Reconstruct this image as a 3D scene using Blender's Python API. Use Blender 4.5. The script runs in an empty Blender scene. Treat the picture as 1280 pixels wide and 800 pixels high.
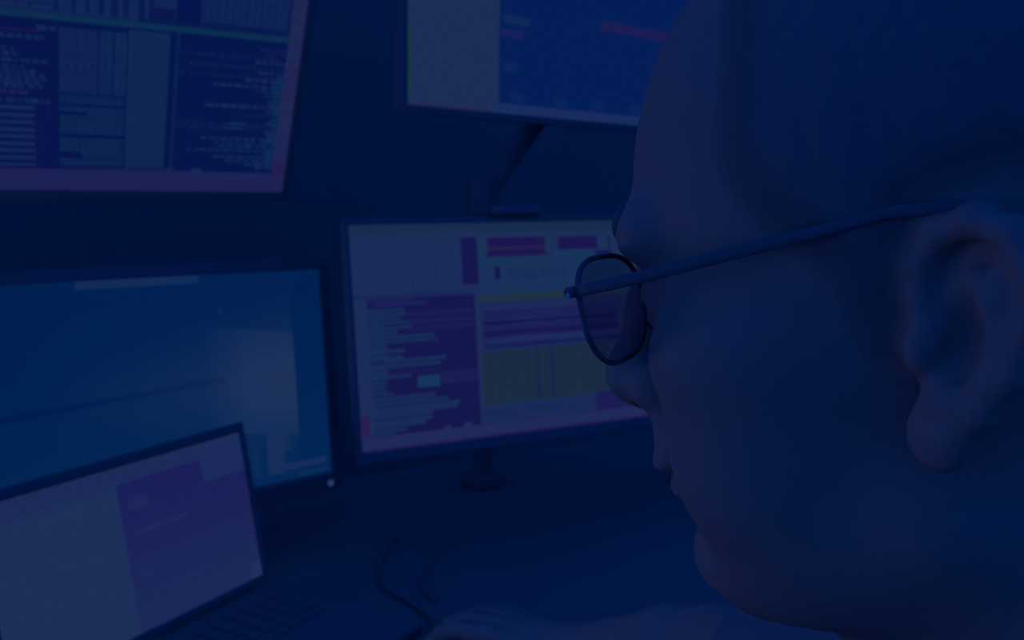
import numpy as np, math, random
# ---------------------------------------------------------------- implicit surfaces
class Field:
    """A signed distance field on a box grid (millimetres), meshed as one closed surface."""
    def __init__(s, lo, hi, h):
        s.h = h
        s.ax = [np.arange(lo[i], hi[i] + h, h, dtype=np.float32) for i in range(3)]
        s.d = np.full([len(a) for a in s.ax], 60.0, np.float32)
    def sub(s, lo, hi, m):
        sl = []
        for i in range(3):
            a = s.ax[i]
            i0 = int(np.searchsorted(a, lo[i] - m)); i1 = int(np.searchsorted(a, hi[i] + m))
            sl.append(slice(i0, max(i1, i0)))
        sl = tuple(sl)
        X, Y, Z = np.meshgrid(s.ax[0][sl[0]], s.ax[1][sl[1]], s.ax[2][sl[2]], indexing='ij', sparse=True)
        return sl, X, Y, Z
    def put(s, sl, e, k, op):
        if e.size == 0: return
        a = s.d[sl]
        if op == 'cut': e = -e; a2 = -a; e2 = -e
        if op == 'add':
            if k > 0:
                hh = np.maximum(k - np.abs(a - e), 0) / k
                s.d[sl] = np.minimum(a, e) - hh * hh * k * .25
            else: s.d[sl] = np.minimum(a, e)
        else:                                   # smooth subtraction of e (e already negated)
            if k > 0:
                hh = np.maximum(k - np.abs(a - e), 0) / k
                s.d[sl] = np.maximum(a, e) + hh * hh * k * .25
            else: s.d[sl] = np.maximum(a, e)
    def ell(s, c, r, k=6, op='add', rot=None):
        c = np.array(c, float); r = np.array(r, float); R = r.max() if rot is not None else r
        sl, X, Y, Z = s.sub(c - R, c + R, k + 3 * s.h)
        X = X - c[0]; Y = Y - c[1]; Z = Z - c[2]
        if rot is not None:
            m = rot
            X, Y, Z = (m[0][0]*X + m[0][1]*Y + m[0][2]*Z, m[1][0]*X + m[1][1]*Y + m[1][2]*Z, m[2][0]*X + m[2][1]*Y + m[2][2]*Z)
        k0 = np.sqrt((X/r[0])**2 + (Y/r[1])**2 + (Z/r[2])**2)
        k1 = np.sqrt((X/r[0]**2)**2 + (Y/r[1]**2)**2 + (Z/r[2]**2)**2) + 1e-6
        s.put(sl, (k0*(k0 - 1)/k1).astype(np.float32), k, op)
    def cap(s, a, b, ra, rb=None, k=6, op='add', flat=None):
        rb = ra if rb is None else rb
        a = np.array(a, float); b = np.array(b, float); R = max(ra, rb)
        sl, X, Y, Z = s.sub(np.minimum(a, b) - R, np.maximum(a, b) + R, k + 3 * s.h)
        d = b - a; L = float(d @ d) + 1e-9
        t = np.clip(((X-a[0])*d[0] + (Y-a[1])*d[1] + (Z-a[2])*d[2]) / L, 0, 1)
        q = np.sqrt((X-a[0]-t*d[0])**2 + (Y-a[1]-t*d[1])**2 + (Z-a[2]-t*d[2])**2)
        s.put(sl, (q - (ra + (rb - ra)*t)).astype(np.float32), k, op)
    def chain(s, pts, rs, k=6, op='add'):
        for i in range(len(pts) - 1): s.cap(pts[i], pts[i+1], rs[i], rs[i+1], k, op)
    def mesh(s, level=0.0):
        d = s.d - level
        sg = d < 0
        c = np.zeros([n - 1 for n in d.shape], np.uint8)
        for i in (0, 1):
            for j in (0, 1):
                for k in (0, 1):
                    c += sg[i:c.shape[0]+i, j:c.shape[1]+j, k:c.shape[2]+k]
        act = np.argwhere((c > 0) & (c < 8))
        idx = np.full(c.shape, -1, np.int32); idx[tuple(act.T)] = np.arange(len(act))
        acc = np.zeros((len(act), 3)); cnt = np.zeros(len(act))
        cor = [(i, j, k) for i in (0, 1) for j in (0, 1) for k in (0, 1)]
        for p in cor:
            for a in range(3):
                if p[a] == 1: continue
                q = list(p); q[a] = 1
                v0 = d[act[:, 0]+p[0], act[:, 1]+p[1], act[:, 2]+p[2]]
                v1 = d[act[:, 0]+q[0], act[:, 1]+q[1], act[:, 2]+q[2]]
                m = (v0 < 0) != (v1 < 0)
                t = np.where(m, v0 / np.where(m, v0 - v1, 1), 0)
                P = np.tile(np.array(p, float), (len(act), 1)); P[:, a] += t
                acc[m] += P[m]; cnt[m] += 1
        V = (act + acc / cnt[:, None]) * s.h + np.array([a[0] for a in s.ax])
        Q = []
        for a in range(3):
            b, e = (a + 1) % 3, (a + 2) % 3
            s0 = [slice(None)]*3; s1 = [slice(None)]*3
            s0[a] = slice(0, -1); s1[a] = slice(1, None)
            ch = sg[tuple(s0)] != sg[tuple(s1)]
            E = np.argwhere(ch)
            E = E[(E[:, b] > 0) & (E[:, e] > 0) & (E[:, b] < d.shape[b]-1) & (E[:, e] < d.shape[e]-1)]
            ins = sg[tuple(s0)][tuple(E.T)]
            def at(db, de):
                o = E.copy(); o[:, b] += db; o[:, e] += de
                return idx[tuple(o.T)]
            q = np.stack([at(-1, -1), at(0, -1), at(0, 0), at(-1, 0)], 1)
            q[~ins] = q[~ins][:, ::-1]
            Q.append(q)
        return V, np.concatenate(Q)

# ---------------------------------------------------------------- the head, in its own frame: x forward, y left, z up, ear canals at y axis
FACE = np.array([  # z, front x, back x, half width
    (-104, 40, 20, 12), (-97, 54, 6, 27), (-88, 76, -6, 39), (-76, 93, -14, 49), (-60, 90, -18, 57), (-42, 91, -22, 62), (-20, 92, -28, 67),
    (0, 91, -34, 70), (20, 89, -44, 72), (40, 95, -60, 73), (60, 94, -72, 74), (80, 88, -80, 72), (100, 77, -78, 64), (118, 62, -60, 48)], float)
def head_field(h=1.6):
    F = Field((-125, -112, -190), (135, 112, 150), h)
    F.ell((-10, 0, 48), (99, 77, 93), 0)
    # face block
    sl, X, Y, Z = F.sub((-90, -90, -104), (110, 90, 118), 6)
    z = Z[0, 0, :]
    from_tab = lambda c: sum(np.interp(np.clip(z + o, -104, 118), FACE[:, 0], FACE[:, c]) for o in (-9, -4.5, 0, 4.5, 9)) / 5
    xf, xb, w = (from_tab(c)[None, None, :] for c in (1, 2, 3))
    cx = (xf + xb)/2; hx = (xf - xb)/2; e = 2.25
    rho = ((np.abs(X-cx)/hx)**e + (np.abs(Y)/w)**e)**(1/e)
    d = (rho - 1)*np.minimum(hx, w)
    cap = np.maximum(-91 - Z, Z - 112)
    kk = 12; hh = np.maximum(kk - np.abs(d - cap), 0)/kk
    d = np.maximum(d, cap) + hh*hh*kk*.25
    F.put(sl, d.astype(np.float32), 16, 'add')
    for s in (-1, 1):
        F.cap((94, s*8, 42), (84, s*44, 41), 10, 9, 12)                       # brow ridge
        F.ell((60, s*47, 2), (26, 18, 17), 22)                                # cheek bone
        F.ell((62, s*38, -34), (24, 20, 24), 22)                              # cheek
        F.cap((14, s*50, -50), (72, s*20, -76), 13, 12, 20)                   # jaw
        F.ell((102, s*33, 20), (17, 19, 12), 12, 'cut')                       # socket
        F.ell((79, s*32, 20), (14.2, 14.2, 13.4), 5)                          # lids over the eyeball
        F.ell((95, s*32, 18.5), (8, 12.5, 2.6), 2, 'cut')
    F.chain([(92, 0, 34), (101, 0, 18), (112, 0, -4)], [8, 8, 9.5], 9)
    F.ell((112, 0, -8), (11.5, 11, 10), 7)
    F.cap((108, 0, -14), (96, 0, -21), 6, 6, 7)
    for s in (-1, 1):
        F.ell((100, s*13, -11), (11, 7.5, 8.5), 6)
        F.ell((107, s*6.5, -20), (6, 3.4, 4.5), 2, 'cut')
    F.ell((95, 0, -30), (12, 24, 14), 10)
    F.ell((100, 0, -37), (8.5, 23, 5.6), 4)
    F.ell((95.5, 0, -47.5), (9, 20, 6.2), 4)
    F.cap((108, -18, -42.5), (108, 18, -42.5), 2.0, None, 3, 'cut')
    F.ell((106, 0, -59), (9, 24, 6), 8, 'cut')
    F.ell((86, 0, -73), (13.5, 22, 14), 12)
    # neck
    F.cap((-22, 0, -40), (-52, 0, -185), 60, 62, 26)
    F.cap((32, 0, -95), (6, 0, -185), 22, 26, 22)
    for s in (-1, 1):
        ear(F, s)
    return F
def ear(F, s):
    up = np.array([-.26, 0, .966]); bk = np.array([-.80, s*.55, -.22]); bk -= up*(bk@up); bk /= np.linalg.norm(bk)
    up_ = up; nn = np.cross(up_, bk); nn *= np.sign(nn[1])*s
    nn /= np.linalg.norm(nn)
    C = np.array([6, s*75, 3.]); K = .85
    P = lambda a, t, n=0: C + (bk*a + up*t + nn*n)*K
    # plate: one tilted ellipsoid hugging the head
    R = [list(bk), list(up), list(nn)]
    F.ell(P(11, 4, -1), (16.15, 24.65, 3.57), 4, rot=R)
    F.ell(P(10, 2, -9), (10.20, 17.00, 7.65), 6, rot=R)
    F.ell(P(12, 2, 4), (7.65, 11.05, 5.52), 4, 'cut', rot=R)                        # concha
    F.ell(P(13, 20, 5), (9.35, 5.95, 3.91), 3, 'cut', rot=R)                       # hollow under the rim
    helix = [(2, 2, 1), (-4, 10, 3), (-5, 20, 4), (0, 29, 4.5), (10, 34, 5), (21, 31, 5), (28, 22, 5), (29, 9, 4.5), (25, -5, 4), (18, -17, 3), (10, -25, 2)]
    F.chain([P(*q) for q in helix], [2.21, 2.89, 3.31, 3.48, 3.57, 3.57, 3.40, 3.23, 2.89, 2.89, 3.06], 3)
    anti = [(12, -16, 2.5), (19, -9, 3), (21.5, 2, 3.5), (18.5, 13, 3.5), (11, 19, 3)]
    F.chain([P(*q) for q in anti], [2.55, 2.55, 2.55, 2.55, 2.04], 4)
    F.chain([P(18.5, 13, 3.5), P(19, 22, 3)], [2.8, 2.2], 4)
    F.ell(P(-2, -3, 4), (3.82, 5.95, 3.82), 5, rot=R)                              # tragus
    F.ell(P(8, -16, 3), (4.25, 3.40, 3.40), 4, rot=R)                                  # antitragus
    F.ell(P(5, -27, 0), (8.50, 8.92, 4.08), 5, rot=R)                            # lobe
import bpy, bmesh
from mathutils import Vector, Matrix
rng = random.Random(7); nrng = np.random.default_rng(7)
C = bpy.context.scene.collection

# ---------------------------------------------------------------- materials
def lin(c):
    c = np.asarray(c, float)/255
    return np.where(c <= .04045, c/12.92, ((c + .055)/1.055)**2.4)
def mat(name, col, rough=.6, spec=.25, metal=0., bump=None, mottle=None):
    m = bpy.data.materials.new(name); m.use_nodes = True
    n = m.node_tree.nodes; l = m.node_tree.links; b = n['Principled BSDF']
    b.inputs['Base Color'].default_value = (*col, 1); b.inputs['Roughness'].default_value = rough
    b.inputs['Specular IOR Level'].default_value = spec; b.inputs['Metallic'].default_value = metal
    tc = n.new('ShaderNodeTexCoord')
    if mottle:
        t = n.new('ShaderNodeTexNoise'); t.inputs['Scale'].default_value = mottle[0]; t.inputs['Detail'].default_value = 4
        r = n.new('ShaderNodeMixRGB'); a = mottle[1]
        r.inputs['Color1'].default_value = (*[c*(1 - a) for c in col], 1); r.inputs['Color2'].default_value = (*[c*(1 + a) for c in col], 1)
        l.new(tc.outputs['Object'], t.inputs['Vector']); l.new(t.outputs['Fac'], r.inputs['Fac']); l.new(r.outputs['Color'], b.inputs['Base Color'])
    if bump:
        t = n.new('ShaderNodeTexNoise'); t.inputs['Scale'].default_value = bump[0]; t.inputs['Detail'].default_value = 6
        u = n.new('ShaderNodeBump'); u.inputs['Strength'].default_value = bump[1]; u.inputs['Distance'].default_value = .001
        l.new(tc.outputs['Object'], t.inputs['Vector']); l.new(t.outputs['Fac'], u.inputs['Height']); l.new(u.outputs['Normal'], b.inputs['Normal'])
    return m
def screen_mat():
    m = bpy.data.materials.new('lit_screen'); m.use_nodes = True
    n = m.node_tree.nodes; l = m.node_tree.links; b = n['Principled BSDF']
    a = n.new('ShaderNodeAttribute'); a.attribute_name = 'pixels'
    b.inputs['Base Color'].default_value = (0, 0, 0, 1); b.inputs['Roughness'].default_value = .6; b.inputs['Specular IOR Level'].default_value = 0
    l.new(a.outputs['Color'], b.inputs['Emission Color']); b.inputs['Emission Strength'].default_value = 1
    return m
def glow_mat(name, srgb):
    m = bpy.data.materials.new(name); m.use_nodes = True
    b = m.node_tree.nodes['Principled BSDF']; b.inputs['Base Color'].default_value = (0, 0, 0, 1)
    b.inputs['Emission Color'].default_value = (*lin(srgb), 1); b.inputs['Emission Strength'].default_value = 1
    return m
def lens_mat():
    m = bpy.data.materials.new('spectacle_lens'); m.use_nodes = True
    n = m.node_tree.nodes; l = m.node_tree.links; n.remove(n['Principled BSDF'])
    t = n.new('ShaderNodeBsdfTransparent'); t.inputs['Color'].default_value = (.68, .69, .78, 1)
    g = n.new('ShaderNodeBsdfGlossy'); g.inputs['Roughness'].default_value = .03; g.inputs['Color'].default_value = (.8, .85, 1, 1)
    x = n.new('ShaderNodeMixShader'); x.inputs[0].default_value = .05; l.new(t.outputs[0], x.inputs[1]); l.new(g.outputs[0], x.inputs[2])
    l.new(x.outputs[0], n['Material Output'].inputs['Surface'])
    return m
M_PLASTIC = mat('black_plastic', (.15, .15, .152), .6, .08, bump=(900, .1))
M_DARK = mat('dark_metal', (.15, .15, .152), .5, .12)
M_WALL = mat('painted_wall', (.17, .172, .165), .9, .1, mottle=(3, .06), bump=(60, .1))
M_DESK = mat('desk_laminate', (.16, .16, .156), .75, .05, mottle=(5, .07))
M_FLOOR = mat('floor_carpet', (.12, .12, .12), .95, .05, bump=(300, .4), mottle=(40, .12))
M_SKIN = mat('skin', (.36, .20, .166), .6, .12, bump=(420, .12), mottle=(60, .05))
M_HAIR = mat('dark_hair', (.168, .163, .158), .8, .05, bump=(700, .2))
def thin_hairline(m):
    # hair thins out towards the hairline and lets the scalp through
    n = m.node_tree.nodes; l = m.node_tree.links
    a = n.new('ShaderNodeAttribute'); a.attribute_name = 'hair_density'; t = n.new('ShaderNodeBsdfTransparent'); x = n.new('ShaderNodeMixShader')
    l.new(a.outputs['Fac'], x.inputs[0]); l.new(t.outputs[0], x.inputs[1]); l.new(n['Principled BSDF'].outputs[0], x.inputs[2]); l.new(x.outputs[0], n['Material Output'].inputs['Surface'])
thin_hairline(M_HAIR)
M_BROW = mat('brow_hair', (.15, .145, .14), .8, .1, bump=(900, .5))
M_FRAME = mat('spectacle_frame', (.13, .13, .135), .45, .1)
M_STEEL = mat('bright_steel', (.5, .5, .52), .25, .5, 1.)
M_SHIRT = mat('dark_shirt', (.17, .165, .165), .95, .05, bump=(800, .3))
M_TROUSER = mat('dark_trousers', (.11, .11, .115), .95, .05, bump=(800, .3))
M_SHOE = mat('shoe_leather', (.09, .09, .09), .5, .3)
M_EYE = mat('eye', (.5, .5, .5), .2, .4)
M_SCREEN = screen_mat(); M_LENS = lens_mat()
M_LED = glow_mat('power_light', (40, 56, 104))

# ---------------------------------------------------------------- mesh helpers (world coordinates in metres)
class MB:
    def __init__(s): s.v = []; s.f = []
    def add(s, v, f):
        o = len(s.v); s.v += [tuple(p) for p in v]; s.f += [tuple(i + o for i in q) for q in f]; return s
    def box(s, c, size, ax=None, bev=0., seg=2):
        bm = bmesh.new(); bmesh.ops.create_cube(bm, size=1)
        for v in bm.verts: v.co = Vector((v.co.x*size[0], v.co.y*size[1], v.co.z*size[2]))
        if bev: bmesh.ops.bevel(bm, geom=bm.edges[:], offset=bev, segments=seg, affect='EDGES', profile=.5)
        ax = np.eye(3) if ax is None else np.array(ax)
        bm.verts.index_update()
        s.add([np.array(v.co) @ ax + np.array(c) for v in bm.verts], [[v.index for v in f.verts] for f in bm.faces]); bm.free(); return s
    def tube(s, pts, r, n=12, smooth=0):
        P = [np.array(p, float) for p in pts]
        for _ in range(smooth):
            Q = [P[0]]
            for a, b in zip(P, P[1:]): Q += [a*.75 + b*.25, a*.25 + b*.75]
            P = Q + [P[-1]]
        R = r if hasattr(r, '__len__') else [r]*len(P)
        if len(R) != len(P): R = np.interp(np.linspace(0, 1, len(P)), np.linspace(0, 1, len(R)), R)
        V = []; F = []; prev = None
        for i, p in enumerate(P):
            t = P[min(i+1, len(P)-1)] - P[max(i-1, 0)]; t = t/np.linalg.norm(t)
            if prev is None: prev = np.cross(t, [0, 0, 1.] if abs(t[2]) < .9 else [1., 0, 0])
            u = prev - t*(prev@t); u /= np.linalg.norm(u); prev = u; w = np.cross(t, u)
            V += [p + R[i]*(u*math.cos(2*math.pi*k/n) + w*math.sin(2*math.pi*k/n)) for k in range(n)]
            if i: F += [((i-1)*n+k, (i-1)*n+(k+1) % n, i*n+(k+1) % n, i*n+k) for k in range(n)]
        F += [tuple(range(n-1, -1, -1)), tuple((len(P)-1)*n + k for k in range(n))]
        return s.add(V, F)
    def prism(s, outline, c, ax, depth):
        """outline in the plane of ax[0], ax[1]; extruded along ax[2]"""
        ax = np.array(ax); n = len(outline)
        V = [np.array(c) + ax[0]*a + ax[1]*b + ax[2]*z for z in (-depth/2, depth/2) for a, b in outline]
        F = [tuple(range(n-1, -1, -1)), tuple(range(n, 2*n))] + [(k, (k+1) % n, n+(k+1) % n, n+k) for k in range(n)]
        return s.add(V, F)
def obj(name, mb, material, parent=None, origin=None, smooth=False):
    V, F = (mb.v, mb.f) if isinstance(mb, MB) else mb
    V = np.asarray(V, float)
    O = np.array(origin if origin is not None else (parent['_o'] if parent is not None else (0, 0, 0)), float)
    me = bpy.data.meshes.new(name); me.from_pydata((V - O).tolist(), [], [tuple(int(i) for i in f) for f in F]); me.update()
    me.materials.append(material)
    if smooth: me.polygons.foreach_set('use_smooth', [True]*len(me.polygons))
    o = bpy.data.objects.new(name, me); C.objects.link(o)
    if parent is not None: o.parent = parent; o.location = O - np.array(root_loc(parent))
    else: o.location = O
    o['_o'] = [float(x) for x in O]
    return o
def root_loc(o):
    return o['_o']
def tag(o, label, cat, group=None):
    o['label'] = label; o['category'] = cat
    if group: o['group'] = group
    return o
def thing(name, loc, label, cat, group=None):
    o = bpy.data.objects.new(name, None); C.objects.link(o); o.location = loc; o.empty_display_size = .05
    o['_o'] = [float(x) for x in loc]
    return tag(o, label, cat, group)
def struct(name, mb, m):
    o = obj(name, mb, m); o['kind'] = 'structure'; return o

# ---------------------------------------------------------------- camera
ZC = 1.23; FPX = 1100.; PITCH = math.atan(138/FPX)
cam = bpy.data.cameras.new('camera'); co = bpy.data.objects.new('camera', cam); C.objects.link(co)
co.location = (0, 0, ZC); co.rotation_euler = (math.pi/2 - PITCH, 0, 0)
cam.sensor_width = 36; cam.lens = FPX/1280*36; cam.clip_start = .02
cam.dof.use_dof = True; cam.dof.focus_distance = .27; cam.dof.aperture_fstop = 19
bpy.context.scene.camera = co

# ---------------------------------------------------------------- the room
DN = np.array([-.5, .866, 0]); DT = np.array([.866, .5, 0]); UP = np.array([0, 0, 1.])    # towards the wall, along the desk
DESK = .745
RM = [DT, DN, UP]
struct('floor', MB().box(DN*0 + np.array([0, 0, -.025]), (12, 10, .05), RM), M_FLOOR)
struct('wall_back', MB().box(DN*2.35 + UP*1.5, (12, .1, 3.0), RM), M_WALL)
struct('wall_right', MB().box(DN*.4 + DT*5.0 + UP*1.5, (.1, 3.8, 3.0), RM), M_WALL)
struct('baseboard_back', MB().box(DN*2.29 + UP*.05, (12, .02, .10), RM, .004), M_DESK)

desk = thing('desk', tuple(DN*1.0 + DT*.0), 'long dark desk carrying the lower screens and the laptop', 'desk')
obj('desktop', MB().box(DN*1.0 + DT*-.1 + UP*(DESK - .014), (2.7, 1.0, .028), RM, .004), M_DESK, desk)
for a in (-1.38, 1.18):
    for b in (.56, 1.44):
        obj('leg', MB().box(DN*b + DT*a + UP*((DESK - .028)/2), (.06, .06, DESK - .028), RM, .004), M_DARK, desk)
obj('modesty_panel', MB().box(DN*1.42 + DT*-.1 + UP*.52, (2.5, .018, .38), RM, .002), M_DESK, desk)

# ---------------------------------------------------------------- screens
class Canvas:
    def __init__(s, w, h, bg): s.w, s.h = w, h; s.a = np.tile(np.array(bg, float), (h, w, 1))      # row 0 = bottom
    def rect(s, s0, t0, s1, t1, c, mix=1.):
        i0, i1 = sorted((int(round(t0*s.h)), int(round(t1*s.h)))); j0, j1 = sorted((int(round(s0*s.w)), int(round(s1*s.w))))
        i1 = max(i1, i0 + 1); j1 = max(j1, j0 + 1)
        s.a[max(i0, 0):i1, max(j0, 0):j1] = s.a[max(i0, 0):i1, max(j0, 0):j1]*(1 - mix) + np.array(c, float)*mix
    def text(s, s0, t, s1, h, c, gap=.12, mix=1., wmin=.006, wmax=.022):
        """one line of unreadably small words"""
        x = s0
        while x < s1:
            w = rng.uniform(wmin, wmax)
            s.rect(x, t - h/2, min(x + w, s1), t + h/2, c, mix*rng.uniform(.7, 1)); x += w + (.004 if rng.random() > gap else .008)
def screen_axes(yaw, tilt, roll):
    yaw, tilt, roll = (math.radians(x) for x in (yaw, tilt, roll))
    n = np.array([math.sin(yaw)*math.cos(tilt), -math.cos(yaw)*math.cos(tilt), math.sin(tilt)])
    r0 = np.array([math.cos(yaw), math.sin(yaw), 0]); u0 = np.cross(n, r0)
    r = r0*math.cos(roll) + u0*math.sin(roll)
    return np.array([r, np.cross(n, r), n])
def screen(parent, c, ax, W, H, cv):
    nx, ny = cv.w, cv.h
    gx, gy = np.meshgrid(np.linspace(-W/2, W/2, nx+1), np.linspace(-H/2, H/2, ny+1))
    V = c + gx.ravel()[:, None]*ax[0] + gy.ravel()[:, None]*ax[1]
    i = np.arange(ny)[:, None]*(nx+1) + np.arange(nx)[None]
    F = np.stack([i, i+1, i+nx+2, i+nx+1], -1).reshape(-1, 4)
    o = obj('screen', (V, F), M_SCREEN, parent)
    at = o.data.attributes.new('pixels', 'FLOAT_COLOR', 'FACE')
    px = np.ones((nx*ny, 4), np.float32); px[:, :3] = lin(np.clip(cv.a, 0, 255)).reshape(-1, 3)
    at.data.foreach_set('color', px.ravel())
    return o
def monitor(label, pos, ang, W, H, cv, bez=.014, chin=.020, mount='stand', pole=None, led=None):
    ax = screen_axes(*ang); c = np.array(pos) + UP*ZC
    base_xy = c - ax[2]*.09 if pole is None else np.array([pole[0], pole[1], 0])
    t = thing('monitor', (base_xy[0], base_xy[1], DESK), label, 'monitor', 'lit screens around the desk')
    # housing: a frame round the glass, a slab behind it, a swelling at the back
    fr = MB(); d = .010
    fr.box(c + ax[1]*(H/2 + bez/2), (W + 2*bez, bez, d), ax, .002); fr.box(c - ax[1]*(H/2 + chin/2), (W + 2*bez, chin, d), ax, .002)
    for s in (-1, 1): fr.box(c + s*ax[0]*(W/2 + bez/2), (bez, H, d), ax, .002)
    bz_ = obj('bezel', fr, M_PLASTIC, t)
    cc = c + ax[1]*((bez - chin)/2)
    obj('back_shell', MB().box(cc - ax[2]*.016, (W + 2*bez - .004, H + bez + chin - .004, .024), ax, .006).box(cc - ax[2]*.036, (W*.6, H*.6, .03), ax, .012), M_PLASTIC, t)
    screen(t, c + ax[2]*.001, ax, W, H, cv)
    if led is not None:
        obj('power_light', MB().tube([c + ax[0]*led[0] + ax[1]*led[1] + ax[2]*.004, c + ax[0]*led[0] + ax[1]*led[1] + ax[2]*.0065], led[2], 16), M_LED, bz_)
    if mount == 'stand':
        b = c - ax[2]*.075; fwd = np.array([ax[2][0], ax[2][1], 0]); fwd /= np.linalg.norm(fwd); sx = np.cross(UP, fwd)
        obj('stand_neck', MB().box((b[0], b[1], (DESK + .012 + c[2])/2), (.07, .022, c[2] - DESK - .012), [sx, fwd, UP], .005).box(c - ax[2]*.06, (.09, .09, .035), ax, .004), M_PLASTIC, t)
        obj('stand_base', MB().box((b[0] + fwd[0]*.03, b[1] + fwd[1]*.03, DESK + .0065), (.25, .19, .012), [sx, fwd, UP], .005), M_PLASTIC, t)
    else:
        p = np.array([pole[0], pole[1], 0.]); top = pole[2]; e = c - ax[2]*.085 + (np.array(pole[3]) if len(pole) > 3 else 0)
        obj('pole', MB().tube([p + UP*(DESK + .02), p + UP*top], .017, 20), M_DARK, t)
        obj('pole_base', MB().box(p + UP*(DESK + .011), (.06, .06, .02), RM, .004), M_DARK, t)
        obj('arm', MB().tube([p + UP*(top - .02), e], [.021, .018], 16).tube([p + UP*(top - .05), p + UP*(top + .012)], .026, 20), M_DARK, t)
        obj('mounting_plate', MB().tube([e, e + ax[2]*.03], .022, 16).box(c - ax[2]*.053 + (np.array(pole[3]) if len(pole) > 3 else 0), (.11, .11, .008), ax, .002), M_DARK, t)
    return t, ax, c

# --- A: upper left, dense tables and lists
W0, H0 = .54, .3037
PALE = (18, 40, 84); TEAL = (12, 44, 80); NIGHT = (4, 22, 74); VIOLET = (28, 34, 84)
a = Canvas(640, 372, NIGHT)
a.rect(0, 0, .46, .73, (6, 20, 74)); a.rect(.375, 0, .46, .37, (8, 20, 76))
def table(cv, s0, t0, s1, t1, rows, cols, c=PALE, dark=(8, 30, 78), keep=.93):
    cv.rect(s0, t0, s1, t1, dark, .9)
    h = (t1 - t0)/rows
    for r in range(rows):
        for (x0, x1) in cols:
            if rng.random() < keep: cv.text(s0 + (s1-s0)*x0, t0 + (r + .5)*h, s0 + (s1-s0)*x1, h*.62, c, mix=.95, wmin=.005, wmax=.014)
# band of columns above the divider
a.rect(0, .76, 1, 1, (8, 26, 78))
for r in range(9): a.text(0, .775 + r*.026, .455, .019, (20, 42, 86), wmin=.02, wmax=.05)
PALER = (20, 42, 86)
for x0, x1 in ((.462, .488), (.495, .515), (.522, .540), (.552, .566), (.580, .590), (.602, .622), (.634, .642), (.654, .700)):
    table(a, x0, .766, x1, 1, 16, [(0, 1)], PALER, (14, 36, 82), 1)
a.rect(.655, .77, .698, .82, (10, 22, 76)); a.rect(.47, .905, .70, .93, PALER, .5)
a.rect(.705, .77, .757, 1, (6, 20, 78))
table(a, .757, .782, .96, 1, 16, [(0, .03), (.05, .17), (.20, .34), (.37, .50), (.53, .66), (.69, .82), (.85, .98)], PALER, (10, 32, 80), 1)
a.rect(0, .728, .967, .756, TEAL); a.rect(.0, .756, .62, .768, PALE, .6)
# left lists
a.text(0, .655, .435, .018, PALE); a.text(.42, .695, .456, .018, PALE); a.rect(.0, .675, .43, .683, (24, 24, 76))
for t, e in ((.605, .375), (.585, .385), (.560, .445)): a.text(0, t, e, .017, PALE)
for k, e in enumerate((.40, .42, .435, .44, .43)): a.text(0, .535 - k*.016, e, .013, PALE)
a.text(0, .455, .43, .018, PALE); a.text(0, .43, .40, .015, VIOLET); a.text(0, .395, .445, .022, PALE)
for k in range(9): a.rect(.20, .365 - k*.031 - .008, .412, .365 - k*.031 + .008, (20, 38, 84))
# middle lists
table(a, .462, .438, .540, .705, 24, [(0, .44), (.50, .97)], (22, 38, 84), (12, 32, 80), 1)
table(a, .543, .438, .572, .705, 24, [(0, .95)], (20, 40, 84), (12, 34, 80), 1); table(a, .575, .438, .600, .705, 24, [(0, .95)], PALER, (12, 36, 80), 1)
a.rect(.541, .438, .543, .705, NIGHT); a.rect(.572, .438, .575, .705, NIGHT)
table(a, .462, .392, .600, .43, 3, [(0, .96)])
table(a, .462, .262, .600, .382, 10, [(0, .55), (.57, .96)], PALE, (10, 34, 78), .97)
table(a, .462, .118, .600, .245, 10, [(0, .3), (.33, .96)], PALE, (10, 34, 78), .95)
a.rect(.462, .345, .52, .36, NIGHT); a.rect(.462, .15, .51, .18, (6, 20, 74))
table(a, .603, .112, .692, .720, 52, [(0, .46), (.50, .72), (.76, .98)], PALER, (14, 38, 82), 1)
a.rect(.692, .10, .703, .73, (4, 22, 72)); a.rect(.706, .10, .712, .73, (12, 34, 80))
# right log, ragged on the left
log = [(.690, .90, .6), (.672, .91, .5), (.648, .720, .55), (.630, .89, 1), (.605, .735, .5), (.585, .90, 1), (.560, .715, .5), (.548, .87, 1), (.520, .795, 1), (.500, .90, .8),
       (.480, .92, .8), (.455, .93, .8), (.425, .78, 1), (.405, .93, .9), (.385, .84, .45), (.365, .94, .7), (.338, .715, .55), (.318, .712, .55), (.290, .94, .6), (.268, .775, 1), (.248, .81, .8),
       (.232, .82, .9), (.212, .745, 1), (.195, .94, .8), (.178, .81, 1), (.160, .84, 1), (.142, .89, .9), (.128, .92, .9)]
for t, s0, m in log: a.text(s0, t, .975 if rng.random() > .3 else .955, .014, (20, 42, 86) if m > .6 else (26, 32, 84), mix=m*.9 + .1)
for t in np.arange(.12, .56, .022): a.rect(.945 + rng.uniform(-.012, .006), t, .974, t + .015, (14, 48, 86), .8)
a.rect(.84, .335, .885, .346, (16, 44, 86)); a.rect(.83, .314, .875, .325, (16, 42, 86))
a.rect(.462, .104, .72, .108, (30, 24, 76)); a.rect(.56, .096, .70, .102, (14, 46, 76))
a.rect(0, 0, 1, .100, VIOLET); a.rect(0, .094, .66, .100, (30, 30, 82)); a.rect(.7, .102, .715, .11, (24, 46, 84)); a.rect(.76, .10, .785, .112, (24, 46, 84))
a.rect(.966, .06, 1, 1, (30, 38, 84))
for k in range(12): a.rect(.967, .18 + k*.06, .999, .18 + k*.06 + .03, rng.choice([(31, 34, 82), (26, 42, 84), (30, 38, 84)]), .8)
a.rect(.966, .075, 1, .165, (33, 29, 80))
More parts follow.
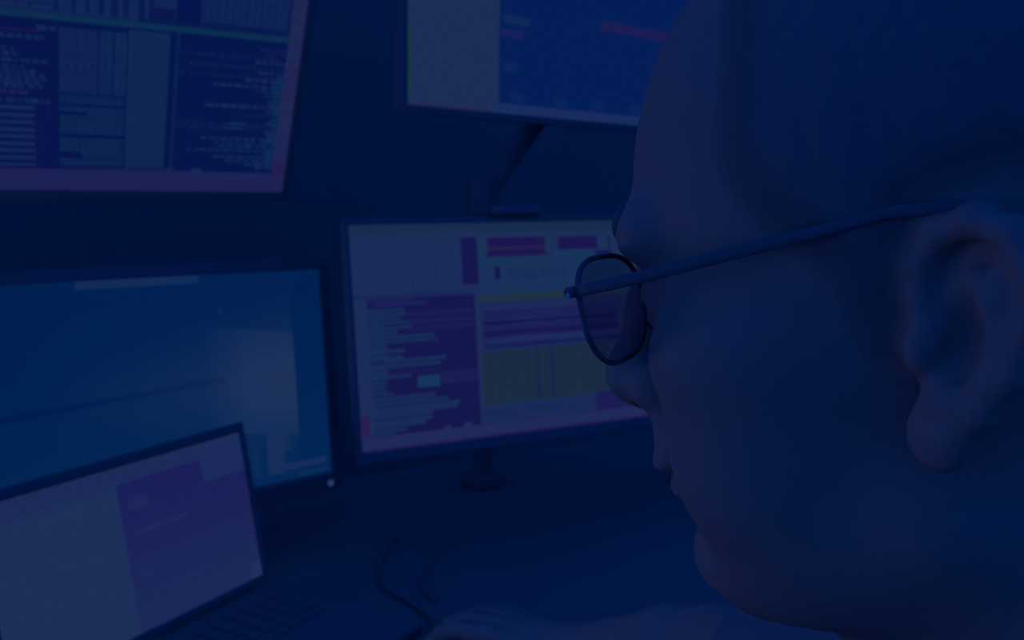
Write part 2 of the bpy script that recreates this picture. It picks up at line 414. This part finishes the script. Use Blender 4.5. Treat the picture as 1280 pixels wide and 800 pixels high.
monitor('upper left monitor leaning forward, full of tiny text tables', (-.5274, 1.097, .1578), (32.03, -29.45, .1), W0, H0, a, .010, .012, 'pole', (-.92, 1.22, 1.40))

# --- B: upper centre
b = Canvas(240, 134, (4, 30, 88))
b.rect(0, 0, .272, 1, (28, 46, 88)); b.rect(0, .42, .03, 1, (22, 48, 90)); b.rect(0, .03, .014, .33, (24, 54, 70)); b.rect(0, 0, .25, .010, (36, 28, 78))
b.rect(.285, .385, .37, .425, (16, 46, 88), .7); b.rect(.28, .325, .352, .365, (26, 32, 92), .85)
b.rect(.285, .19, .33, .225, (10, 42, 92), .7)
b.rect(.625, .43, .92, .475, (30, 29, 84), .9)
for x in (.31, .46, .60, .75): b.rect(x, .05, x + .045, .10, (12, 40, 92), .6)
b.rect(.26, 0, 1, .048, (24, 44, 94)); b.rect(.0, .6, .27, .61, (24, 42, 84)); b.rect(.3, .7, .9, .72, (14, 40, 92))
monitor('upper centre monitor with plain blue window beside pale panel', (.0899, 1.4747, .322), (40.16, -1.55, 0), .62, .3488, b, .010, .012, 'pole', (-.052, 1.515, 1.272, (.075, .085, -.07)))

# --- C: centre
W1 = (28, 44, 88); PUR = (20, 23, 76); CODE = (24, 46, 88); OLIVE = (26, 44, 68)
c = Canvas(400, 225, W1)
c.rect(0, .955, 1, 1, (24, 44, 80)); c.rect(0, .985, 1, 1, (22, 42, 78))
for x in (.09, .155, .22): c.rect(x, .70, x + .003, .94, (22, 38, 84))
c.rect(.0, .675, .29, .69, (22, 38, 82))
c.rect(.292, .715, .337, .935, PUR)
c.rect(.337, .83, .345, .93, (22, 50, 90)); c.rect(.337, .835, .552, .945, (26, 48, 86)); c.rect(.368, .842, .538, .93, (26, 22, 78)); c.rect(.368, .872, .538, .885, (40, 34, 74)); c.rect(.36, .838, .545, .85, (24, 22, 80))
c.rect(.56, .82, .755, .955, (26, 46, 86)); c.rect(.578, .862, .700, .925, (24, 22, 78)); c.rect(.565, .828, .70, .858, (20, 52, 92)); c.rect(.69, .825, .748, .855, (22, 22, 84)); c.rect(.735, .86, .742, .93, (18, 34, 76))
c.rect(.337, .665, .86, .83, (24, 48, 90)); c.rect(.337, .812, .86, .824, (22, 52, 84))
c.rect(.385, .735, .399, .79, (18, 22, 70)); c.text(.425, .755, .60, .04, (20, 42, 84), mix=.7)
c.rect(.337, .628, .86, .665, (30, 50, 74)); c.rect(.34, .633, .62, .655, (30, 48, 66))
c.rect(.337, .40, .86, .625, (26, 38, 88))
for t, m, col in ((.605, .5, (28, 46, 90)), (.575, .9, (24, 28, 84)), (.555, .9, (24, 32, 86)), (.53, .9, (18, 20, 78)), (.508, 1, (24, 32, 86)), (.485, 1, (22, 20, 80)), (.47, .8, (22, 22, 80)), (.445, .9, (28, 44, 90)), (.418, .9, (20, 24, 80)), (.405, .8, (28, 40, 90))):
    c.rect(.345, t - .008, .86, t + .008, col, m)
for k in range(16): x = rng.uniform(.34, .70); t = rng.choice([.59, .565, .54, .515, .455, .435]); c.rect(x, t, x + rng.uniform(.02, .09), t + .01, (28, 40, 90), .7)
c.rect(.333, .148, .715, .402, OLIVE)
for x in (.35, .385, .42, .46, .505, .52, .55, .575, .60, .64, .67): c.rect(x, .15, x + .003, .40, (22, 36, 62), .7)
c.rect(.49, .15, .50, .40, (20, 32, 76), .7); c.rect(.535, .15, .545, .40, (20, 32, 76), .7)
c.rect(.32, .06, .70, .147, (24, 44, 88))
for t in (.132, .115, .098, .082, .068): c.text(.33, t, .69, .006, (24, 30, 82), mix=.8)
c.rect(.67, .06, .80, .155, (26, 28, 82)); c.rect(.80, .06, 1, .155, (26, 30, 84))
c.rect(.755, .16, 1, .63, (26, 40, 86))
# code pane on the left
c.rect(.035, .04, .322, .672, PUR); c.rect(.04, .655, .16, .672, (24, 30, 86)); c.rect(.05, .635, .19, .652, (24, 34, 88))
rows = [(.62, .035, .13), (.60, .035, .135), (.58, .03, .12), (.562, .03, .14), (.54, .03, .15), (.52, .03, .11), (.497, .03, .205), (.478, .03, .215), (.455, .03, .08), (.435, .03, .125), (.41, .03, .12), (.39, .07, .235), (.37, .028, .22), (.348, .028, .08), (.325, .028, .14),
        (.30, .028, .07), (.278, .028, .065), (.25, .026, .09), (.225, .025, .20), (.205, .025, .235), (.183, .024, .265), (.163, .024, .26), (.145, .024, .19), (.125, .023, .19), (.105, .022, .17), (.085, .022, .12), (.068, .022, .09)]
for t, x0, x1 in rows: c.rect(x0, t - .0085, x1, t + .0085, CODE if x1 > .1 else (24, 40, 88), .9)
for t in (.60, .565, .53): c.rect(.14, t - .012, .315, t + .010, (28, 32, 86), .6)
c.rect(.03, .25, .075, .62, (20, 48, 88), .5); c.rect(.155, .262, .215, .315, (22, 52, 92)); c.rect(.22, .27, .32, .325, (28, 34, 88), .6); c.rect(.08, .33, .22, .345, (24, 26, 82))
c.rect(0, .0, 1, .06, (30, 42, 88)); c.rect(0, .056, 1, .064, (38, 34, 84)); c.rect(.22, .06, .24, .075, (26, 46, 90)); c.rect(.275, .06, .295, .078, (26, 46, 90))
c.rect(0, .07, .024, .16, (40, 30, 80)); c.rect(0, 0, 1, .008, (36, 26, 82)); c.rect(0, .03, .006, .6, (32, 34, 84), .6)
tC, axC, cC = monitor('centre monitor with code pane and yellow table, partly behind the face', (.0359, 1.27, -.1683), (25.08, 5.97, .62), W0, H0, c, .008, .016, 'pole', (.325, 1.535, 1.09))
# small camera clipped on its top edge
wb = cC + axC[1]*(H0/2 + .008); wo = wb + axC[0]*(-.025)
w = thing('webcam', tuple(wo), 'small dark webcam on the top edge of the centre monitor', 'webcam')
obj('housing', MB().box(wo + axC[1]*.0075 + axC[2]*.002, (.078, .014, .026), axC, .006, 3), M_PLASTIC, w)
obj('lens', MB().tube([wo + axC[1]*.0075 + axC[2]*.014, wo + axC[1]*.0075 + axC[2]*.018], .005, 16), M_DARK, w)
obj('clip', MB().box(wo + axC[1]*(-.018) - axC[2]*.0325, (.03, .05, .006), axC, .002).box(wo + axC[1]*.004 - axC[2]*.02, (.03, .007, .031), axC, .002), M_PLASTIC, w)

# --- D: blue desktop with a glowing pane of light
d = Canvas(300, 170, (0, 34, 84))
gs, gt = np.meshgrid((np.arange(300) + .5)/300, (np.arange(170) + .5)/170)
base = np.array([0, 33, 82.])[None, None] + np.clip((.9 - gt), 0, 1)[..., None]*np.array([2, 6, 4.]) - np.clip(.45 - gs, 0, 1)[..., None]*np.array([0, 4, 10.])
beam = np.exp(-((gt - .5)/(.10 + .20*np.clip((gs - .2)/.7, 0, 1)))**2)*np.clip((gs - .28)/.55, 0, 1)*(gs < .915)
base += beam[..., None]*np.array([20, 9, 3.])
top = .77 - (gs - .68)*.28
pane = ((gs > .68) & (gs < .915) & (gt < top) & (gt > .22 + (.915 - gs)*.3)).astype(float)*np.clip((gs - .66)/.12, 0, 1)
base += pane[..., None]*np.array([9, 6, 5.])
edge = np.exp(-((gt - (.475 + (gs - .22)*.10))/.012)**2)*((gs > .1) & (gs < .72))
base -= edge[..., None]*np.array([3, 8, 6.])
d.a = base
d.rect(.39, .965, .675, 1, (22, 46, 90), .8); d.rect(.717, .82, .727, .845, (16, 44, 86), .7)
d.rect(.82, .05, .868, .24, (24, 46, 88), .9); d.rect(.865, .15, .885, .24, (24, 46, 88), .6); d.rect(.868, .058, .985, .088, (26, 46, 90), .9); d.rect(.90, .018, .99, .04, (12, 46, 82), .8)
d.rect(.78, .05, .80, .20, (16, 44, 86), .5); d.rect(0, 0, 1, .012, (2, 26, 70))
monitor('middle left monitor showing plain blue desktop with pale light pane', (-.4856, 1.11, -.239), (39.52, 4.31, .24), W0, H0, d, .016, .026, led=(.2655, -.1655, .0046))

# --- E: laptop, lower left
e = Canvas(240, 136, (28, 46, 88))
e.rect(0, .02, .49, .86, (28, 48, 88)); e.rect(.42, .10, .52, .9, (28, 46, 90))
gs, gt = np.meshgrid((np.arange(240) + .5)/240, (np.arange(136) + .5)/136)
m = ((gs > .445) & (gt < .895) & (gt > .0)).astype(float)[..., None]
e.a = e.a*(1 - m) + m*(np.array([26, 36, 88.]) + (gt - .45)[..., None]*np.array([0, -14, 2.]))
e.rect(.0, .90, 1, 1, (28, 42, 90)); e.rect(.80, .74, 1, .985, (28, 44, 92), .9)
e.rect(.48, .72, .56, .80, (28, 40, 90), .8); e.rect(.48, .575, .71, .605, (30, 42, 92), .7); e.rect(.47, .30, .56, .36, (28, 40, 92), .6); e.rect(.55, .20, .78, .24, (30, 38, 92), .4)
e.rect(.445, 0, 1, .05, (30, 36, 92), .6); e.rect(.94, 0, 1, .10, (34, 46, 92)); e.rect(.99, .1, 1, .75, (32, 32, 86))
axE = screen_axes(60.96, 10.49, .02); cE = np.array([-.4117, .937, -.3702]) + UP*ZC; WE, HE = .326, .184
fw_ = np.array([axE[2][0], axE[2][1], 0]); fw_ /= np.linalg.norm(fw_); sx_ = axE[0]
hin = cE - axE[1]*(HE/2 + .010)
lap = thing('laptop', (hin[0], hin[1], DESK), 'open laptop at lower left with white and purple windows', 'laptop', 'lit screens around the desk')
lid = obj('lid', MB().box(cE + axE[1]*(HE/2 + .006) - axE[2]*.001, (WE + .020, .012, .006), axE, .002).box(cE - axE[1]*(HE/2 + .005) - axE[2]*.001, (WE + .020, .010, .006), axE, .002)
    .box(cE + axE[0]*(WE/2 + .005) - axE[2]*.001, (.010, HE, .006), axE, .002).box(cE - axE[0]*(WE/2 + .005) - axE[2]*.001, (.010, HE, .006), axE, .002).box(cE + axE[1]*.001 - axE[2]*.006, (WE + .018, HE + .020, .006), axE, .002), M_PLASTIC, lap)
screen(lap, cE + axE[2]*.001, axE, WE, HE, e)
bz = hin[2]; bc = np.array([hin[0], hin[1], 0]) + fw_*.122
lb_ = obj('base', MB().box(bc + UP*((DESK + .001 + bz)/2), (WE + .020, .235, max(bz - DESK - .001, .012)), [sx_, fw_*-1, UP], .004), M_PLASTIC, lap)
kb = MB()
for r in range(5):
    for k in range(14): kb.box(bc - fw_*(.085 - r*.019) + sx_*((k - 6.5)*.0215) + UP*(bz + .001), (.0195, .0172, .002), [sx_, fw_*-1, UP], .001, 1)
obj('keyboard', kb, M_DARK, lb_)
obj('touchpad', MB().box(bc + fw_*.062 + UP*(bz + .0005), (.10, .065, .002), [sx_, fw_*-1, UP], .0005), M_DARK, lb_)

# ---------------------------------------------------------------- desk objects
def cable(label, pts, r):
    o = obj('cable', MB().tube(pts, r, 10, 3), M_PLASTIC, origin=pts[0], smooth=True); tag(o, label, 'cable', 'cables on the desk')
cable('black cable lying on the desk beside the laptop, the longer one', [(-.17, 1.25, DESK + .0045), (-.185, 1.16, DESK + .0045), (-.17, 1.08, DESK + .0045), (-.12, 1.03, DESK + .0045), (-.085, .97, DESK + .0045), (-.09, .92, DESK + .0045)], .0026)
cable('short black cable on the desk, between the longer cable and the hand', [(-.10, 1.20, DESK + .0045), (-.118, 1.12, DESK + .0045), (-.115, 1.07, DESK + .0045), (-.095, 1.04, DESK + .0045)], .0026)

# ---------------------------------------------------------------- the person
HM = np.array([[-0.8623748, 0.4656066, -0.1987971], [-0.4728828, -0.8810415, -0.0121558], [-0.1808083, 0.0835248, 0.9799653]])
HT = np.array([.13264267 + .0095, .27051317, ZC - .03121119])
hw = lambda V: np.asarray(V, float)/1000 @ HM + HT
FB = np.array([-.8798, .4754, 0]); LB = np.array([-.4754, -.8798, 0]); BM = np.array([FB, LB, UP])
bw = lambda V: np.asarray(V, float)/1000 @ BM + HT
inv_b = lambda P: (np.asarray(P, float) - HT) @ BM.T*1000

HF = head_field(1.6)
hv, hq = HF.mesh()

def hand(F, wrist, d, side, mouse=True):
    """side +1: thumb towards +left of the hand direction d (right hand, palm down)"""
    d = np.array(d, float); d /= np.linalg.norm(d); l = np.cross([0, 0, 1.], d); l /= np.linalg.norm(l); l *= side; u = np.array([0, 0, 1.])
    if side*1. < 0: pass
    P = lambda x, y, z: np.array(wrist) + d*x + l*y + u*z
    R = [list(d), list(l), list(u)]
    F.ell(P(46, 0, 2), (50, 39, 14), 10, rot=R)
    F.cap(P(0, 0, 0), P(40, 0, 2), 25, 20, 14)
    for y0, y1, L, z in ((27, 32, 1.0, 4), (9, 11, 1.08, 6), (-9, -10, 1.02, 5), (-26, -30, .82, 1)):
        F.chain([P(40, y0*.7, 2), P(86, y0, z + 1), P(86 + 40*L, y1, z - 2), P(86 + 63*L, y1, z - 14), P(86 + 80*L, y1, z - 29)], [11, 10.5, 9, 8.2, 7.2], 3)
    F.chain([P(18, 22, -4), P(46, 44, -10), P(72, 52, -18), P(92, 50, -25)], [15, 12, 10, 8], 5)
    return P, R
arms = []
ELB = np.array([.175, .70, ZC - .372]); WRI = np.array([.062, .83, DESK + .046])
SHR = np.array([-10, -190, -235.])
eR, wR = inv_b(ELB), inv_b(WRI)
dR = inv_b(WRI + np.array([-.80, .60, -.02])) - wR
lo = np.minimum(np.minimum(eR, wR), SHR) - 210; hi = np.maximum(np.maximum(eR, wR), SHR) + 210
FA = Field(lo, hi, 2.6)
FA.chain([SHR, eR*.55 + SHR*.45, eR], [52, 46, 38], 20)
FA.chain([eR, eR*.7 + wR*.3, wR], [39, 40, 27], 14)
PR, RR = hand(FA, wR, dR, 1)
av, aq = FA.mesh()
SHL = np.array([-40, 190, -235.]); eL = np.array([-30, 235, -500.]); wL = np.array([205, 165, -545.])
FL = Field(np.minimum(np.minimum(SHL, eL), wL) - 110, np.maximum(np.maximum(SHL, eL), wL) + 190, 3.2)
FL.chain([SHL, eL*.55 + SHL*.45, eL], [52, 46, 38], 20); FL.chain([eL, eL*.7 + wL*.3, wL], [39, 40, 27], 14)
hand(FL, wL, (1, -.25, -.02), -1)
lv, lq = FL.mesh()

def torso(F, grow=0):
    g = grow
    F.ell((-45, 0, -340), (118 + g, 165 + g, 175 + g), 0)
    F.cap((-50, -60, -205), (-20, -175, -238), 62 + g, 56 + g, 40); F.cap((-50, 60, -205), (-45, 175, -238), 62 + g, 56 + g, 40)
    F.ell((-35, 0, -520), (128 + g, 160 + g, 170 + g), 60)
    F.cap((-52, 0, -140), (-50, 0, -230), 60 + g, 70 + g, 40)
TB = Field((-260, -330, -720), (180, 330, -110), 6)
torso(TB); tv, tq = TB.mesh()
O = np.array([HT[0] + .04, HT[1] - .02, .47])
parts = [(hw(hv), hq), (bw(av), aq), (bw(lv), lq), (bw(tv), tq)]
V = []; Q = []; n = 0
for v, q in parts: V.append(v); Q.append(q + n); n += len(v)
person = obj('person', (np.concatenate(V), np.concatenate(Q)), M_SKIN, origin=O, smooth=True)
tag(person, 'seated man in glasses with short dark hair, seen from behind, facing the screens', 'person')

# shirt: short sleeves, collar
SH = Field((-300, -520, -760), (420, 420, -90), 6)
torso(SH, 9)
for s_, e_ in ((SHR, eR), (SHL, eL)): SH.chain([s_, e_*.62 + s_*.38], [64, 58], 30)
SH.ell((-34, 0, -690), (142, 176, 60), 40)
# neck hole and hollow inside
SH.cap((-45, 0, -30), (-52, 0, -150), 71, 70, 4, 'cut')
SH.chain([(20, 0, -168), (-10, 58, -150), (-70, 66, -128), (-118, 0, -118), (-70, -66, -128), (-10, -58, -150), (20, 0, -168)], [11]*7, 8)
sv, sq = SH.mesh()
obj('shirt', (bw(sv), sq), M_SHIRT, person, smooth=True)
TR = Field((-230, -260, -1180), (520, 260, -560), 7)
TR.ell((-40, 0, -650), (132, 172, 98), 0)
for s in (-1, 1):
    TR.cap((-20, s*88, -655), (400, s*110, -662), 82, 64, 40); TR.cap((400, s*110, -662), (392, s*115, -1125), 62, 50, 20)
TR.ell((-34, 0, -590), (124, 160, 40), 30)
rv, rq = TR.mesh()
obj('trousers', (bw(rv), rq), M_TROUSER, person, smooth=True)
for s in (-1, 1):
    SF = Field((320, s*118 - 60, -1215), (580, s*118 + 60, -1080), 4)
    zf = -HT[2]*1000
    SF.ell((400, s*116, zf + 45), (52, 42, 46), 0); SF.cap((375, s*116, zf + 38), (510, s*122, zf + 30), 38, 30, 20)
    SF.d = np.maximum(SF.d, (zf + 2 - SF.ax[2])[None, None, :])
    ov, oq = SF.mesh(); obj('shoe', (bw(ov), oq), M_SHOE, person, smooth=True)

# hair: a close cap over the skull, bounded by the hairline in side view
line = np.array([(54, 170), (50, 112), (48, 99), (49, 87), (51, 74), (54, 61), (53, 51), (49, 40), (40, 31), (30, 20), (24, -2), (12, -4), (8, 20), (2, 32), (-14, 36), (-26, 26), (-32, 0), (-52, -36), (-90, -58), (-140, -60), (-140, 170)], float)
X, Z = np.meshgrid(HF.ax[0], HF.ax[2], indexing='ij')
dist = np.full(X.shape, 1e9); ins = np.zeros(X.shape, bool)
for i in range(len(line)):
    p, q = line[i], line[(i+1) % len(line)]; dd = q - p
    t = np.clip(((X-p[0])*dd[0] + (Z-p[1])*dd[1])/(dd@dd), 0, 1)
    dist = np.minimum(dist, np.hypot(X-p[0]-t*dd[0], Z-p[1]-t*dd[1]))
    cr = ((p[1] > Z) != (q[1] > Z)) & (X < (q[0]-p[0])*(Z-p[1])/(q[1]-p[1] + 1e-9) + p[0]); ins ^= cr
md = np.where(ins, -dist, dist)[:, None, :]
HH = Field((-125, -112, -190), (135, 112, 150), 1.6)
# skull and neck only (no ears) so the hair lies flat behind them
HS = Field((-125, -112, -190), (135, 112, 150), 1.6)
HS.ell((-10, 0, 48), (99, 77, 93), 0); HS.cap((-22, 0, -40), (-52, 0, -185), 60, 62, 26)
base = np.minimum(np.maximum(HF.d, np.abs(HF.ax[1])[None, :, None] - 79), HS.d)
Xs, Ys, Zs = np.meshgrid(*HH.ax, indexing='ij', sparse=True)
strands = .7*np.sin(Xs*.9 + 3*np.sin(Zs*.21 + Ys*.05))*np.sin(Zs*.55 + 2*np.sin(Ys*.17)) + .5*np.sin(Ys*1.1 + 2*np.sin(Xs*.13))
thick = np.clip(-md*.12, -.6, 4.0)
HH.d = np.maximum(np.maximum(base - thick - strands*np.clip(-md*.02, 0, .6), -(base + 3.5)), md - .5).astype(np.float32)
gv, gq = HH.mesh(); hair_ = obj('hair', (hw(gv), gq), M_HAIR, person, smooth=True)
ix = np.clip(np.round((gv[:, 0] - HF.ax[0][0])/1.6).astype(int), 0, len(HF.ax[0]) - 1); iz = np.clip(np.round((gv[:, 2] - HF.ax[2][0])/1.6).astype(int), 0, len(HF.ax[2]) - 1)
dens = hair_.data.attributes.new('hair_density', 'FLOAT', 'POINT'); dens.data.foreach_set('value', np.clip(-md[ix, 0, iz]/16, 0, 1).astype(np.float32))
for s in (-1, 1):
    BF = Field((60, min(s*4, s*62), 30), (112, max(s*4, s*62), 62), 1.2)
    BF.d[:] = 60
    BF.chain([(99, s*12, 45), (98, s*26, 48), (93, s*40, 47)], [4.5, 5, 3], 3)
    i0 = [int(round((BF.ax[k][0] - HF.ax[k][0])/1.6)) for k in range(3)]
    gi = [np.clip(np.round((BF.ax[k] - HF.ax[k][0])/1.6).astype(int), 0, len(HF.ax[k]) - 1) for k in range(3)]
    fr = [np.clip((BF.ax[k] - HF.ax[k][0])/1.6, 0, len(HF.ax[k]) - 1.001) for k in range(3)]
    i = [f.astype(int) for f in fr]; w_ = [f - j for f, j in zip(fr, i)]
    hd = 0
    for a_ in (0, 1):
        for b_ in (0, 1):
            for c_ in (0, 1):
                wt = (w_[0] if a_ else 1-w_[0])[:, None, None]*(w_[1] if b_ else 1-w_[1])[None, :, None]*(w_[2] if c_ else 1-w_[2])[None, None, :]
                hd = hd + wt*HF.d[np.ix_(i[0]+a_, i[1]+b_, i[2]+c_)]
    BF.d = np.maximum(np.maximum(BF.d, hd - 2.2), -(hd + 2)).astype(np.float32)
    ev, eq = BF.mesh(); obj('eyebrow', (hw(ev), eq), M_BROW, person, smooth=True)
    EF = Field((60, s*32 - 16, 4), (96, s*32 + 16, 36), 1.3); EF.ell((79, s*32, 20), (12.4, 12.4, 12.4), 0)
    yv, yq = EF.mesh(); obj('eye', (hw(yv), yq), M_EYE, person, smooth=True)

# ---------------------------------------------------------------- glasses
def front(y, z): return np.array([101.5 - .0008*y*y + (z - 20)*.06, y, z])
out = []
for k in range(64):
    t = 2*math.pi*k/64; cs, sn = math.cos(t), math.sin(t); ex = 2/2.9
    y = 40 + 31*math.copysign(abs(cs)**ex, cs); z = 20.5 + 17*math.copysign(abs(sn)**ex, sn)
    if sn < 0: y = 41 + (y - 40)*(1 - .16*(-sn)) 
    out.append((y, z))
gl = thing('eyeglasses', tuple(hw(front(0, 24))), 'thin dark rimmed glasses worn by the man', 'glasses')
for s in (1, -1):
    rim = [hw(front(s*y, z)) for y, z in out]; rim = rim + rim[:2]
    rim_ = obj('rim', MB().tube(rim, .0009, 8), M_FRAME, gl, smooth=True)
    n = len(out); V = []; F = []
    ctr = (40, 20.5)
    for off in (-.8, .8):
        for f_ in (1, .66, .33):
            for y, z in out:
                yy = ctr[0] + (y - ctr[0])*f_; zz = ctr[1] + (z - ctr[1])*f_
                p = front(s*yy, zz) + np.array([off + 2.0*(1 - f_*f_), 0, 0]); V.append(hw(p))
        V.append(hw(front(s*ctr[0], ctr[1]) + np.array([off + 2.0, 0, 0])))
    blk = 3*n + 1
    for o_ in (0, blk):
        for r in range(2): F += [(o_ + r*n + k, o_ + r*n + (k+1) % n, o_ + (r+1)*n + (k+1) % n, o_ + (r+1)*n + k) for k in range(n)]
        F += [(o_ + 2*n + k, o_ + 2*n + (k+1) % n, o_ + 3*n) for k in range(n)]
    F += [(k, (k+1) % n, blk + (k+1) % n, blk + k) for k in range(n)]
    obj('lens', (V, F), M_LENS, gl, smooth=True)
    # temple: a flat strip from the hinge over the ear and down behind it
    path = [(98.5, 72.5, 28.5), (92, 74.5, 28.7), (75, 76.5, 29.5), (50, 78, 31.5), (28, 79, 33), (12, 79, 34.5), (-4, 78.5, 33), (-16, 78, 24), (-24, 77, 10), (-28, 75, -4)]
    hgt = [1.7, 1.8, 1.8, 1.8, 1.7, 1.6, 1.6, 1.6, 1.6, 1.4]
    tm = MB(); V = []; F = []
    for i_, p in enumerate(path):
        a_ = np.array(path[max(i_-1, 0)]); b_ = np.array(path[min(i_+1, len(path)-1)]); tg = b_ - a_; tg = tg/np.linalg.norm(tg)
        nn = np.array([0, 1, 0.]); up_ = np.cross(nn, tg); up_ /= np.linalg.norm(up_)
        if up_[2] < 0 and i_ < 6: up_ = -up_
        if i_ == 0: ref = up_
        if up_@ref < 0: up_ = -up_
        ref = up_
        for k in range(10):
            an = 2*math.pi*k/10
            q_ = np.array(p) + up_*hgt[i_]*math.cos(an) + nn*.65*math.sin(an); q_[1] *= s; V.append(hw(q_))
        if i_: F += [((i_-1)*10+k, (i_-1)*10+(k+1) % 10, i_*10+(k+1) % 10, i_*10+k) for k in range(10)]
    F += [tuple(range(9, -1, -1)), tuple(len(V) - 10 + k for k in range(10))]
    obj('temple', (V, F), M_FRAME, gl, smooth=True)
    hx = lambda *p: hw((p[0], s*p[1], p[2]))
    hg_ = obj('hinge', MB().tube([hx(98.5, 69.5, 28), hx(100, 72, 28.5), hx(97.5, 72.8, 28.5)], [.0014, .0017, .0017], 10), M_FRAME, gl, smooth=True)
    obj('screw', MB().tube([hx(99.5, 72.8, 27.8), hx(99.5, 74.4, 27.8)], .0007, 10), M_STEEL, hg_)
    obj('nose_pad', MB().tube([hx(99.5, 9.5, 16), hx(98, 11.5, 9)], [.0022, .0026], 10).tube([hx(101.5, 11, 22), hx(99.5, 9.5, 16)], .0006, 6), M_FRAME, rim_, smooth=True)
obj('bridge', MB().tube([hw(front(-9.5, 27)), hw(front(-4, 29.5) + np.array([2, 0, 0])), hw(front(4, 29.5) + np.array([2, 0, 0])), hw(front(9.5, 27))], .0013, 8, 1), M_FRAME, gl, smooth=True)

# ---------------------------------------------------------------- mouse under the hand
mc = bw(PR(78, 2, 0)); mc = np.array([mc[0], mc[1], DESK]); md_ = np.array([-.80, .60, 0]); ml_ = np.cross(UP, md_)
MF = Field((-62, -34, -2), (62, 34, 40), 1.5); MF.ell((0, 0, 0), (58, 31, 30), 0); MF.ell((-14, 0, 2), (40, 29, 31), 10)
MF.d = np.maximum(MF.d, (1.2 - MF.ax[2])[None, None, :])
mo = thing('computer_mouse', tuple(mc), 'dark computer mouse under the right hand', 'mouse')
mv, mq = MF.mesh(); mw = lambda v: np.asarray(v)/1000 @ np.array([md_, ml_, UP])*np.array([1, 1, .82]) + mc
obj('shell', (mw(mv), mq), M_PLASTIC, mo, smooth=True)
obj('scroll_wheel', MB().tube([mw((30, -3, 25)), mw((30, 3, 25))], .005, 18), M_DARK, mo)

# ---------------------------------------------------------------- office chair
ch = np.array([O[0], O[1], 0]) + FB*.08; CA = [FB, LB, UP]
oc = thing('office_chair', tuple(ch), 'dark office chair the man sits on', 'chair')
st = HT[2] - .742
obj('seat', MB().box(ch - FB*0 + UP*(st - .045), (.48, .49, .085), CA, .03, 4), M_SHIRT, oc)
obj('backrest', MB().box(ch - FB*.30 + UP*(st + .30), (.06, .44, .50), CA, .025, 4), M_SHIRT, oc)
obj('back_bracket', MB().tube([ch - FB*.18 + UP*(st - .10), ch - FB*.335 + UP*(st - .06), ch - FB*.345 + UP*(st + .25)], .018, 12, 2), M_DARK, oc)
obj('gas_column', MB().tube([ch + UP*.09, ch + UP*(st - .085)], .026, 20), M_DARK, oc)
for k in range(5):
    an = 2*math.pi*k/5 + .3; dv = np.array([math.cos(an), math.sin(an), 0])
    lg = obj('leg', MB().tube([ch + UP*.10, ch + dv*.28 + UP*.075], [.026, .016], 12), M_DARK, oc)
    obj('caster', MB().tube([ch + dv*.28 + UP*.028 + np.cross(UP, dv)*.022, ch + dv*.28 + UP*.028 - np.cross(UP, dv)*.022], .027, 20).tube([ch + dv*.28 + UP*.05, ch + dv*.28 + UP*.075], .008, 10), M_DARK, oc)

for o in bpy.data.objects:
    if '_o' in o: del o['_o']
# ---------------------------------------------------------------- light
w = bpy.data.worlds.new('navy_tint_ambient'); bpy.context.scene.world = w; w.use_nodes = True
w.node_tree.nodes['Background'].inputs['Color'].default_value = (.0005, .070, .515, 1); w.node_tree.nodes['Background'].inputs['Strength'].default_value = 1  # blue ambient added to stand in for a flat navy overlay tint
def area(name, loc, to, size, e, col):
    l = bpy.data.lights.new(name, 'AREA'); l.energy = e; l.color = col; l.size = size
    o = bpy.data.objects.new(name, l); C.objects.link(o); o.location = loc
    o.rotation_euler = (Vector(to) - Vector(loc)).to_track_quat('-Z', 'Y').to_euler(); return o
area('added_face_fill', (-1.04, .565, .89), tuple(HT), .5, 2.5, (.14, .25, 1))  # added fill with no real fixture, boosts the screens' light on the face
area('lamp_behind_the_man', (1.5, -.7, 1.7), tuple(HT), .5, .17, (.6, .36, .9))
sc = bpy.context.scene
sc.view_settings.view_transform = 'Standard'; sc.view_settings.look = 'None'; sc.view_settings.exposure = 0; sc.view_settings.gamma = 1
sc.view_settings.use_curve_mapping = False
